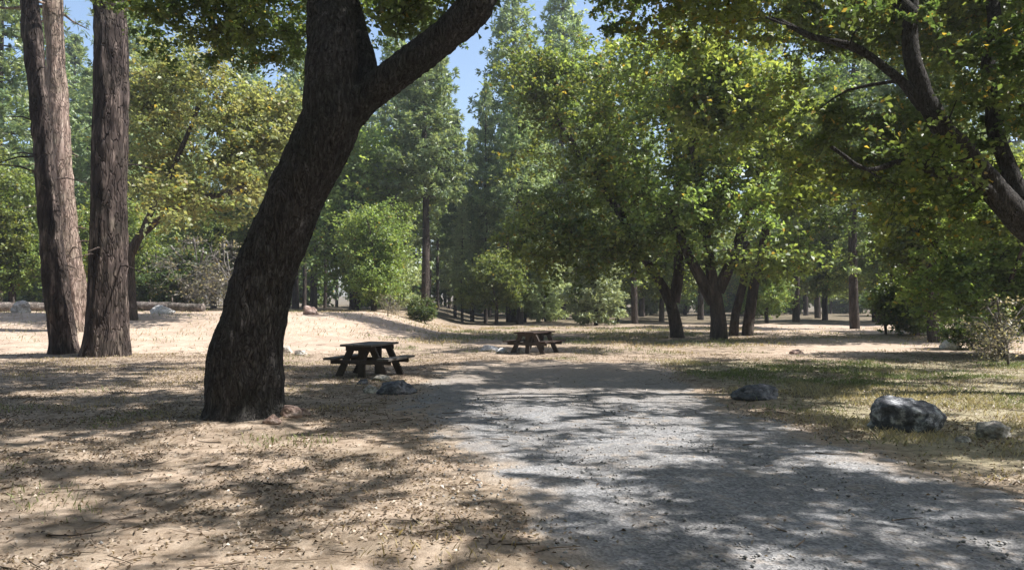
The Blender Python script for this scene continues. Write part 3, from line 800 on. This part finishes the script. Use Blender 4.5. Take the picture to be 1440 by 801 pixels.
CACHE = {}
def kind_of(k):
    if k not in CACHE: CACHE[k] = KINDS[k]()
    return CACHE[k]
PROTO = {}
def stand(k, px, Y, h, label, rot=None, name=None, cat=None, group=None, wide=1.0):
    """one tree or shrub of kind k, h metres high, standing at photo column px and distance Y"""
    x = (px - 720) / FPX * Y
    loc = (x, Y, T(x, Y) - 0.05)
    w, c, bark, lm, H = kind_of(k)
    name = name or {'tall': 'pine_tree', 'slim': 'pine_tree', 'bare': 'pine_tree', 'young': 'young_pine', 'oak': 'oak_tree', 'lime': 'oak_tree', 'bush': 'shrub', 'scrub': 'shrub'}[k]
    cat = cat or ('shrub' if name == 'shrub' else 'tree')
    if k not in PROTO:
        t = plant_tree(name, loc, w, c, bark, lm, label, cat, group, local=True, wood_name='stem' if name == 'shrub' else 'trunk', crown_name='foliage' if name == 'shrub' else 'crown')
        PROTO[k] = t
    else:
        t = copy_tree(PROTO[k]); t.location = loc; t.name = name
        t['label'] = label; t['category'] = cat
        if group: t['group'] = group
        elif 'group' in t: del t['group']
    sc = h / H
    t.scale = (sc * wide, sc * wide, sc)
    t.rotation_euler = (0, 0, (abs(hash((int(px), int(Y * 7)))) % 628) / 100.0 if rot is None else rot)
    return t

# left of the big oak
stand('lime', 18, 47, 9.0, 'bright green leafy tree at the picture\'s left edge, beyond the dark log')
stand('oak', -70, 44, 10, 'dark green oak standing just outside the far left of the bank')
stand('tall', 66, 62, 25, 'tall pine rising behind the leaning dark pine trunk')
stand('bare', 122, 68, 21, 'tall bare stemmed pine seen between the left pine trunks')
stand('oak', 150, 52, 8, 'dark green oak low behind the straight thick pine')
stand('bare', 218, 64, 22, 'pine with a thin dark stem behind the pale stone on the bank')
stand('bush', 262, 50, 4.6, 'dark shrub crouching behind the right end of the long log')
stand('oak', 300, 58, 9, 'shaded dark oak below the yellowing crown')
stand('scrub', 330, 47, 4.6, 'grey half dead shrub just left of the large oak trunk', cat='shrub')
stand('bush', 210, 53, 4.4, 'dark shrub behind the pale stone on the bank crest')
stand('tall', 345, 70, 25, 'tall pine whose top shows above the yellowing oak')
stand('tall', 268, 74, 24, 'tall pine deep behind the yellowing oak crown')
stand('scrub', 280, 49, 5.0, 'grey twiggy shrub under the arched oak stem')
stand('tall', -5, 50, 27, 'tall pine at the picture\'s left edge behind the bright leafy tree')
stand('tall', 175, 60, 27, 'tall pine just right of the straight thick pine trunk')
stand('bare', 100, 80, 28, 'far tall pine whose top shows between the left pine trunks')
# between the big oak and the sky gap
for px_, Y_, w_, l_ in ((428, 60, .7, 'thin dark stem between the first two stems right of the big oak'), (457, 62, .6, 'thinnest dark stem just left of the yellow green leafy tree'),
                        (575, 57, .6, 'thin stem left of the straight dark pine stem'), (640, 64, .6, 'thin stem left of the slender pointed pine'),
                        (812, 62, .7, 'thin dark stem between the far picnic table and the pale young pine'), (868, 63, .7, 'thin dark stem right of the pale young pine')):
    stand('bare', px_, Y_, 17, l_, wide=w_)
for px_, Y_, l_ in ((616, 70, 'faint thin trunk deep behind the low bush, left of the sky gap'), (683, 58, 'leaning thin trunk directly right of the slender pointed pine'), (752, 72, 'faint thin trunk rising behind the far picnic table'), (714, 61, 'thin trunk above the white stones by the far table')):
    stand('bare', px_, Y_, 18, l_, wide=0.6)
stand('bare', 416, 58, 20, 'thin dark pine stem closest to the big oak on its far side')
stand('bare', 441, 66, 23, 'second thin dark pine stem to the right of the big oak')
stand('lime', 498, 52, 13.5, 'yellow green leafy tree right of the leaning oak trunk')
stand('tall', 505, 70, 24, 'tall pine behind the yellow green leafy tree')
stand('lime', 526, 46, 6.8, 'bright leafy sapling bushy to the ground behind the picnic table')
stand('young', 548, 53, 9.5, 'grey green young pine between the bright sapling and the straight stem')
stand('tall', 556, 66, 26, 'tall full pine left of the straight dark stem near the gap of sky')
stand('bare', 597, 50, 21, 'pine with straight dark stem standing behind a low bush at the dirt edge')
stand('tall', 600, 78, 30, 'tall pine making the left side of the sky gap')
stand('bush', 592, 44, 1.7, 'low bush at the foot of the straight dark pine stem')
stand('scrub', 545, 41, 1.3, 'low dry bush at the right end of the sunlit bank', cat='shrub')
stand('slim', 632, 82, 16, 'small grey green pine just left of the slender pine in the sky gap')
stand('slim', 664, 62, 15.5, 'slender pine whose pointed top stands alone in the sky gap')
stand('slim', 689, 84, 17, 'small pine right of the pointed pine in the sky gap')
stand('tall', 722, 64, 30, 'tall dark pine making the right side of the sky gap')
stand('bare', 790, 74, 33, 'tall pine behind the leaves just right of the sky gap')
stand('bare', 845, 92, 31, 'very tall pine beyond the leaning oak crown')
stand('bare', 731, 57, 19, 'pine with dark straight stem behind the far picnic table')
# right of the sky gap, under and behind the oaks
stand('slim', 650, 57, 9.5, 'pale young pine under the pointed pine, between two thin trunks')
stand('lime', 738, 62, 6.0, 'pale leafy young tree behind the far picnic table')
stand('oak', 698, 55, 5.5, 'low pale oak behind the white stones of the far fire ring')
stand('young', 768, 60, 8.0, 'young pine standing right above the far picnic table')
stand('slim', 790, 82, 15, 'slender grey green pine behind the leaning oak stem')
stand('young', 838, 52, 8.2, 'pale grey green young pine left of the leaning oak stem')
stand('bare', 893, 56, 18, 'thin dark stem seen left of the leaning oak, in the shade')
stand('tall', 850, 76, 24, 'tall pine behind the pale young pine')
stand('oak', 930, 64, 9, 'shaded oak behind the first clumped trunk')
stand('tall', 985, 72, 24, 'tall pine behind the stout oak')
stand('lime', 1078, 56, 6.0, 'sunny green low oak right behind the slim two stemmed oak')
stand('bare', 1119, 58, 20, 'dark pine trunk at the far edge of the pale sand')
stand('tall', 1150, 78, 25, 'tall pine beyond the dark trunk at the sand edge')
stand('oak', 1160, 66, 10, 'dark oak in the far shade behind the pale sand')
stand('bare', 1202, 46, 21, 'pine with greyish trunk standing at the back of the pale sand')
stand('tall', 1232, 60, 24, 'tall pine right behind the pedestal grill')
stand('oak', 1262, 55, 9.5, 'dark oak behind the pedestal grill')
stand('bush', 1290, 37, 4.4, 'dense dark bush beside the pedestal grill')
stand('bare', 1312, 31, 17, 'thin dark trunk between the dense bush and the bright young oak')
stand('oak', 1350, 33, 9.0, 'dark leaning oak behind the bright young oak')
stand('lime', 1402, 22.5, 5.8, 'bright green young oak at the right end of the verge', wide=1.2)
stand('tall', 1330, 64, 25, 'tall pine far behind the dense dark bush')
stand('tall', 1420, 60, 25, 'tall pine far behind the bright young oak')
stand('oak', 1440, 40, 10, 'broad dark oak at the right edge behind the bright young oak')
stand('scrub', 1418, 19.5, 1.9, 'grey leafless twiggy shrub on the verge at the right edge', cat='shrub')
stand('bush', 1365, 25.5, 1.9, 'small dark bush at the foot of the bright young oak')
stand('tall', 1560, 60, 24, 'tall pine outside the right of the frame')
stand('tall', -60, 58, 25, 'tall pine outside the left of the frame')
stand('bare', -160, 52, 22, 'bare stemmed pine outside the left of the frame')

def far_wood(name='far_wood', label='far shaded wood of pines and oaks closing the view', around=None):
    rg = np.random.default_rng(301)
    b = Buf()
    ks = ['tall', 'bare', 'slim', 'oak', 'young', 'tall']
    spots = []
    for q in range(300):
        Y = rg.uniform(84, 150) if q < 130 else rg.uniform(84, 125); px = rg.uniform(-500, 1950)
        h = rg.uniform(13, 22)
        if 612 < px < 722: h = rg.uniform(9, 0.165 * Y)
        k = ks[rg.integers(6)] if q < 190 else ('bush', 'young', 'lime', 'oak')[q % 4]
        if q >= 190: h = rg.uniform(4.5, 8)
        elif q >= 0 and k == 'young': h *= 0.55
        if q < 190 and k == 'oak': h *= 0.6
        spots.append((k, px, Y, h))
    tr = Buf()
    if around:
        spots = [(('tall', 'oak', 'bare')[q % 3], X, Y_, (24, 14, 22)[q % 3] * rg.uniform(0.85, 1.1)) for q, (X, Y_) in enumerate(around)]
    for k, px, Y, h in spots:
        w, c, bark, lm, H = kind_of(k)
        x = px if around else (px - 720) / FPX * Y; a = rg.random() * 6.28; ca, sa = math.cos(a), math.sin(a)
        M = np.array([[ca, -sa, 0], [sa, ca, 0], [0, 0, 1]]) * (h / H); off = np.array([x, Y, T(x, Y) - 0.1])
        v = np.concatenate(c.v).reshape(-1, 4, 3); col = np.concatenate(c.c)
        kp = rg.random(len(v)) < 0.5; v = v[kp]; col = col[kp]
        m = v.mean(1, keepdims=True); v = m + (v - m) * 1.6
        v = v.reshape(-1, 3) @ M.T + off
        b.add(v, np.arange(len(v)).reshape(-1, 4), col * rg.uniform(0.8, 1.15))
        v = np.concatenate(w.v) @ M.T + off
        tr.add(v, np.concatenate([np.where(f < 0, -10**8, f) for f in w.f]), np.concatenate(w.c))
    o = b.build(name, NEEDLE); tag(o, kind='stuff', label=label)
    tr.build('far_trunks', BARK_FAR, o)
    o.children[0]['kind'] = 'stuff'
far_wood()
far_wood('unseen_wood', 'unseen wood of pines and oaks added behind the viewer to hold back skylight', [(x + 2.5 * math.sin(y * 3 + x), y + 2.0 * math.cos(x * 2)) for y in (-5, -12, -20, -29) for x in range(-36, 37, 8)] + [(-20 - 1.1 * y * 0.4, y) for y in (2, 10)] + [(-30, 6), (-33, 15), (30, 3), (36, 10), (38, 18)])  # unseen trees added behind the camera to cut skylight on the foreground

# ================================================================== stones, logs, tables
import bmesh
ROCK_DARK = rock_mat('dark_mottled_rock', (0.045, 0.048, 0.056), (0.12, 0.125, 0.14), (0.46, 0.47, 0.49))  # pale mottling over a dark base
ROCK_SLATE = rock_mat('slate_rock', (0.06, 0.065, 0.08), (0.12, 0.125, 0.145), (0.22, 0.225, 0.25))
ROCK_PALE = rock_mat('pale_rock', (0.24, 0.21, 0.18), (0.40, 0.365, 0.32), (0.55, 0.52, 0.47))
ROCK_WHITE = rock_mat('white_rock', (0.45, 0.43, 0.40), (0.62, 0.60, 0.57), (0.72, 0.71, 0.69))
ROCK_PINK = rock_mat('pinkish_rock', (0.20, 0.13, 0.105), (0.33, 0.23, 0.19), (0.46, 0.36, 0.31))

def rock(px, py, size, mat, label, seed, group=None, rot=0.0, Y=None, name='rock'):
    rg = np.random.default_rng(seed)
    Y = Y or CAMZ * FPX / (py - HORY); x = (px - 720) / FPX * Y
    loc = (x, Y, T(x, Y))
    bm = bmesh.new(); bmesh.ops.create_icosphere(bm, subdivisions=5, radius=1)
    v = np.array([p.co[:] for p in bm.verts]); f = np.array([[q.index for q in t.verts] for t in bm.faces]); bm.free()
    for q in range(12):
        n = rg.normal(size=3); n[2] = abs(n[2]) * 0.8; n /= np.linalg.norm(n); d = rg.uniform(0.62, 0.9)
        v = v - np.maximum(0, v @ n - d)[:, None] * n * 0.88
    r = fbm(v * 1.6 + seed * 3.1, 4, seed) - 0.5; r2 = fbm(v * 6 + seed, 3, seed + 3) - 0.5
    v = v * (1 + 0.5 * r + 0.12 * r2)[:, None]
    v = v * (np.asarray(size) * [0.5, 0.5, 0.62]); v[:, 2] += size[2] * 0.29
    a = rot; v = v @ np.array([[math.cos(a), -math.sin(a), 0], [math.sin(a), math.cos(a), 0], [0, 0, 1]]).T
    b = Buf(); b.add(v, f)
    o = b.build(name, mat, smooth=True); o.location = loc
    return tag(o, label, 'rock', group)

rock(1266, 602, (0.95, 0.7, 0.50), ROCK_DARK, 'dark boulder with pale patches at the gravel edge, largest of the rocks', 1)
rock(1062, 561, (0.85, 0.6, 0.26), ROCK_SLATE, 'low flat dark slate rock at the gravel edge left of the boulder', 2, rot=0.3)
rock(1394, 613, (0.40, 0.34, 0.23), ROCK_PALE, 'small pale tan rock on the verge right of the boulder', 3)
rock(556, 553, (0.72, 0.5, 0.28), ROCK_SLATE, 'bluish slate rock in the shade before the nearer picnic table', 4, rot=0.4)
rock(522, 552, (0.34, 0.28, 0.16), ROCK_PALE, 'small grey rock left of the bluish slate rock before the table', 5)
rock(536, 536, (0.42, 0.3, 0.14), ROCK_PALE, 'flat pale rock between the table legs and the bluish slate rock', 6)
rock(510, 541, (0.22, 0.2, 0.12), ROCK_SLATE, 'smallest grey stone of those before the nearer picnic table', 7)
rock(687, 493, (0.58, 0.45, 0.26), ROCK_WHITE, 'white stone, leftmost of those beside the far picnic table', 8)
rock(705, 495, (0.36, 0.3, 0.18), ROCK_WHITE, 'white stone between its larger neighbour and the far picnic table', 9)
rock(731, 495, (0.34, 0.3, 0.20), ROCK_PALE, 'greyish white stone touching the shade of the far picnic table', 10)
rock(30, 456, (0.95, 0.6, 0.62), ROCK_PALE, 'pale half lit rock on the sandy bank near the left edge', 12, Y=37)
rock(228, 446, (1.2, 0.7, 0.45), ROCK_WHITE, 'low white stone on the bank crest right of the thick pine', 13, Y=38)
rock(194, 424, (0.7, 0.5, 0.5), ROCK_WHITE, 'white stone behind the long log', 14, Y=46)
rock(36, 424, (0.8, 0.5, 0.5), ROCK_WHITE, 'white stone behind the dark log at the left edge', 15, Y=47)
rock(437, 441, (0.8, 0.6, 0.5), ROCK_PINK, 'pinkish stone on the bank crest right of the big oak', 16, Y=36)
rock(402, 497, (0.5, 0.4, 0.28), ROCK_PALE, 'tan stone beside the big oak, at the foot of the bank', 17, Y=23.5)
rock(424, 497, (0.36, 0.3, 0.2), ROCK_PALE, 'small tan stone between the big oak and the nearer table', 18, Y=22.5)
rock(408, 592, (0.34, 0.24, 0.18), ROCK_PINK, 'reddish stone against the foot of the big oak', 19)
rock(384, 600, (0.24, 0.17, 0.12), ROCK_PINK, 'flat pinkish stone in front of the foot of the big oak', 20)
rock(427, 586, (0.22, 0.17, 0.12), ROCK_PINK, 'small pinkish stone just right of the foot of the big oak', 21)
rock(1352, 622, (0.16, 0.13, 0.08), ROCK_PALE, 'fist sized pale stone between the boulder and the small tan rock', 22)
rock(1120, 497, (0.45, 0.3, 0.16), ROCK_PINK, 'flat reddish stone on the sandy strip behind the verge', 23)
rock(1333, 492, (0.6, 0.45, 0.42), ROCK_WHITE, 'pale stone at the foot of the thin dark trunk near the bright young oak', 24)

def fallen_log(p0, p1, r0, r1, label, seed, mat):
    p0, p1 = np.asarray(p0, float), np.asarray(p1, float); rg = np.random.default_rng(seed)
    m = [(p0 * (1 - t) + p1 * t) + rg.normal(size=3) * [0, 0.05, 0.03] for t in np.linspace(0, 1, 6)]
    loc = 0.5 * (p0 + p1); loc[2] = T(loc[0], loc[1])
    b = Buf(); P, Rr = resample(m, np.linspace(r0, r1, 6), 0.12); tube(b, P, Rr, 28, bark_disp(0.03, 5, seed))
    o = b.build('fallen_log', mat, smooth=True, loc=loc)
    tag(o, label, 'log')
    for t, L in ((0.35, 0.35), (0.62, 0.5)):
        k = Buf()
        c = p0 * (1 - t) + p1 * t
        tube(k, np.array([c, c + np.array([0.1, -0.2, 1.0]) * L]), [0.05, 0.03], 8)
        k.build('branch_stub', mat, o, smooth=True, loc=loc)
LOG = bark_mat('weathered_log', (0.06, 0.05, 0.045), (0.16, 0.135, 0.12), (0.34, 0.30, 0.27), 1.0, 5, 0.03)
def gp(px, Y, dz): 
    x = (px - 720) / FPX * Y
    return (x, Y, T(x, Y) + dz)
fallen_log(gp(172, 42, 0.30), gp(286, 41, 0.26), 0.26, 0.2, 'long weathered log lying on the bank crest right of the pines', 1, LOG)
fallen_log(gp(-60, 41, 0.28), gp(66, 43, 0.24), 0.28, 0.22, 'dark log lying behind the pale rock at the left edge', 2, LOG)

class BM:
    def __init__(s): s.b = bmesh.new()
    def box(s, c, size, rot=None, bev=0.006):
        m = Matrix.Translation(Vector(c)) @ (rot.to_4x4() if rot else Matrix.Identity(4)) @ Matrix.Diagonal((*size, 1))
        r = bmesh.ops.create_cube(s.b, size=1, matrix=m)
        es = list({e for v in r['verts'] for e in v.link_edges})
        bmesh.ops.bevel(s.b, geom=es, offset=min(bev, min(size) * 0.3), segments=2, affect='EDGES', profile=0.5)
        return s
    def bar(s, a, b, w, d):
        a, b = Vector(a), Vector(b); q = (b - a).to_track_quat('Z', 'Y').to_matrix()
        return s.box((a + b) / 2, (w, d, (b - a).length), q)
    def build(s, name, mat, parent=None):
        me = bpy.data.meshes.new(name); s.b.to_mesh(me); s.b.free(); me.materials.append(mat)
        o = bpy.data.objects.new(name, me); C.objects.link(o); o.parent = parent
        return o
def picnic_table(px, py, rot, label, wood, frame, L=1.75, W=0.78):
    Y = CAMZ * FPX / (py - HORY); x = (px - 720) / FPX * Y
    t = thing('picnic_table', (x, Y, T(x, Y) - 0.01), label, 'picnic table', 'picnic tables of the campsite'); t.rotation_euler = (0, 0, rot); t.scale = (0.88,) * 3
    rg = random.Random(int(px))
    m = BM(); n = 5; w = W / n
    for q in range(n): m.box((rg.uniform(-.012, .012), -W / 2 + w * (q + .5), 0.755 + rg.uniform(-.003, .003)), (L, w - 0.008, 0.05))
    m.build('tabletop', wood, t)
    for s in (-1, 1):
        m = BM()
        for q in (0, 1): m.box((rg.uniform(-.01, .01), s * (0.66 + 0.15 * q - 0.06), 0.445), (L, 0.14, 0.05))
        m.build('bench', wood, t)
    for s in (-1, 1):
        X = s * (L / 2 - 0.32)
        m = BM()
        m.bar((X, -0.24, 0.728), (X, -0.60, 0.0), 0.08, 0.15).bar((X, 0.24, 0.728), (X, 0.60, 0.0), 0.08, 0.15)
        m.box((X + s * 0.066, 0, 0.367), (0.05, 1.52, 0.102)).box((X + s * 0.066, 0, 0.675), (0.05, W - 0.06, 0.10))
        m.box((X - s * 0.002, 0, 0.36), (0.076, 0.16, 0.72))
        m.build('leg_frame', frame, t)
        m = BM(); m.bar((X - s * 0.05, 0, 0.30), (s * 0.10, 0, 0.715), 0.07, 0.09); m.build('brace', frame, t)
    return t
WOOD_DARK = plain_mat('dark_table_wood', (0.035, 0.028, 0.024), (0.075, 0.06, 0.052), 3, (1.5, 14, 14), 0.75, 0.004, 0.25)
WOOD_TOP = plain_mat('lit_table_top', (0.06, 0.054, 0.05), (0.12, 0.108, 0.098), 3, (1.5, 14, 14), 0.7, 0.004, 0.3)  # greyer and lighter than the frame: light on the top put into the colour
WOOD_RED = plain_mat('reddish_table_wood', (0.028, 0.019, 0.016), (0.055, 0.038, 0.031), 3, (1.5, 14, 14), 0.8, 0.004, 0.2)
picnic_table(521, 530, R(74), 'dark wooden picnic table in the shade right of the big leaning oak', WOOD_TOP, WOOD_DARK, 1.5, 0.8)
picnic_table(752, 495, R(62), 'reddish brown picnic table farther back, beside the white stones', WOOD_RED, WOOD_DARK, 1.75)

# pedestal grill far right
IRON = plain_mat('rusty_iron', (0.02, 0.018, 0.017), (0.05, 0.035, 0.028), 12, (1, 1, 1), 0.6, 0.003, 0.4)
def pedestal_grill(px, Y):
    x = (px - 720) / FPX * Y
    t = thing('pedestal_grill', (x, Y, T(x, Y)), 'small dark iron grill on a post in the pale sand beside the dense bush', 'grill')
    m = BM(); m.box((0, 0, 0.33), (0.09, 0.09, 0.70)); m.build('post', IRON, t)
    m = BM(); m.box((0, 0, 0.69), (0.56, 0.42, 0.02)); m.box((0, 0.2, 0.80), (0.56, 0.02, 0.2)); m.box((-0.27, 0, 0.80), (0.02, 0.376, 0.2)); m.box((0.27, 0, 0.80), (0.02, 0.376, 0.2))
    m.build('firebox', IRON, t)
    m = BM()
    for q in range(9): m.box((-0.22 + q * 0.055, -0.01, 0.86), (0.014, 0.37, 0.014))
    m.build('grate', IRON, t)
pedestal_grill(1245, 37.5)

# twigs shed on the ground
def twigs():
    rg = np.random.default_rng(78); b = Buf()
    x, y = scatter(2600, rg, 3.2, 26.0, lambda x, y: np.where(road_inside(x, y) > 0, 0.12, 0.8) * (1 - 0.7 * zone_masks(x, y)[1]), 1.2)
    for X, Y_ in zip(x, y):
        L = rg.uniform(0.06, 0.36) ; a = rg.random() * 6.28; d = np.array([math.cos(a), math.sin(a), 0]); c = np.array([X, Y_, T(X, Y_) + 0.012])
        m = c + np.array([-d[1], d[0], 0]) * rg.normal() * 0.1 * L
        tube(b, np.array([c - d * L / 2, m, c + d * L / 2 + [0, 0, 0.01]]), np.array([1, 0.8, 0.4]) * rg.uniform(0.003, 0.008), 4, col=np.array([0.1, 0.075, 0.055]) * rg.uniform(0.6, 2.2))
    tag(b.build('twigs', DRY), kind='stuff', label='small dry twigs shed over the soil')
twigs()
# ================================================================== thin dusty air
def haze():
    x0, x1, y0, y1, z0, z1 = -560, 560, -540, 560, -3.0, 36.0
    v = [(x, y, z) for z in (z0, z1) for y in (y0, y1) for x in (x0, x1)]
    b = Buf(); b.add(v, [[0, 2, 3, 1], [4, 5, 7, 6], [0, 1, 5, 4], [2, 6, 7, 3], [0, 4, 6, 2], [1, 3, 7, 5]])
    m, nt, out = new_mat('thin_haze')
    p = N(nt, 'ShaderNodeVolumePrincipled', Density=HAZE, Anisotropy=0.25); p.inputs['Color'].default_value = (0.88, 0.93, 1.0, 1)
    nt.links.new(p.outputs[0], out.inputs['Volume'])
    o = b.build('haze', m); tag(o, kind='stuff', label='thin pale dusty air under the trees')
HAZE = 0.0007
haze()

# ================================================================== sky, sun, camera
sc = bpy.context.scene
w = bpy.data.worlds.new('World'); sc.world = w; w.use_nodes = True
nt = w.node_tree; bg = nt.nodes['Background']
sky = nt.nodes.new('ShaderNodeTexSky'); sky.sky_type = 'NISHITA'; sky.sun_disc = False
sky.sun_elevation = EL; sky.sun_rotation = AZ; sky.altitude = 0; sky.air_density = 1.0; sky.dust_density = 1.6; sky.ozone_density = 1.0
nt.links.new(sky.outputs[0], bg.inputs[0]); bg.inputs[1].default_value = 0.11
sl = bpy.data.lights.new('sun', 'SUN'); sl.energy = 5.0; sl.angle = R(0.53); sl.color = (1.0, 0.965, 0.915)
so = bpy.data.objects.new('sun', sl); C.objects.link(so)
so.rotation_euler = Vector(-SUN).to_track_quat('-Z', 'Y').to_euler(); so.location = (20, 10, 30)
cam = bpy.data.cameras.new('camera'); cam.sensor_width = 36; cam.lens = 36 * FPX / 1440; cam.clip_end = 3000; cam.clip_start = 0.05
co = bpy.data.objects.new('camera', cam); C.objects.link(co)
co.location = (0, 0, CAMZ + T(0.0, 0.0) * 0); co.rotation_euler = (R(90) + math.atan((HORY - 400.5) / FPX), 0, 0)
sc.camera = co
sc.view_settings.view_transform = 'Standard'; sc.view_settings.look = 'None'; sc.view_settings.gamma = 1.0
sc.view_settings.exposure = 1.1
sc.cycles.diffuse_bounces = 4; sc.cycles.glossy_bounces = 2; sc.cycles.transmission_bounces = 4; sc.cycles.max_bounces = 7
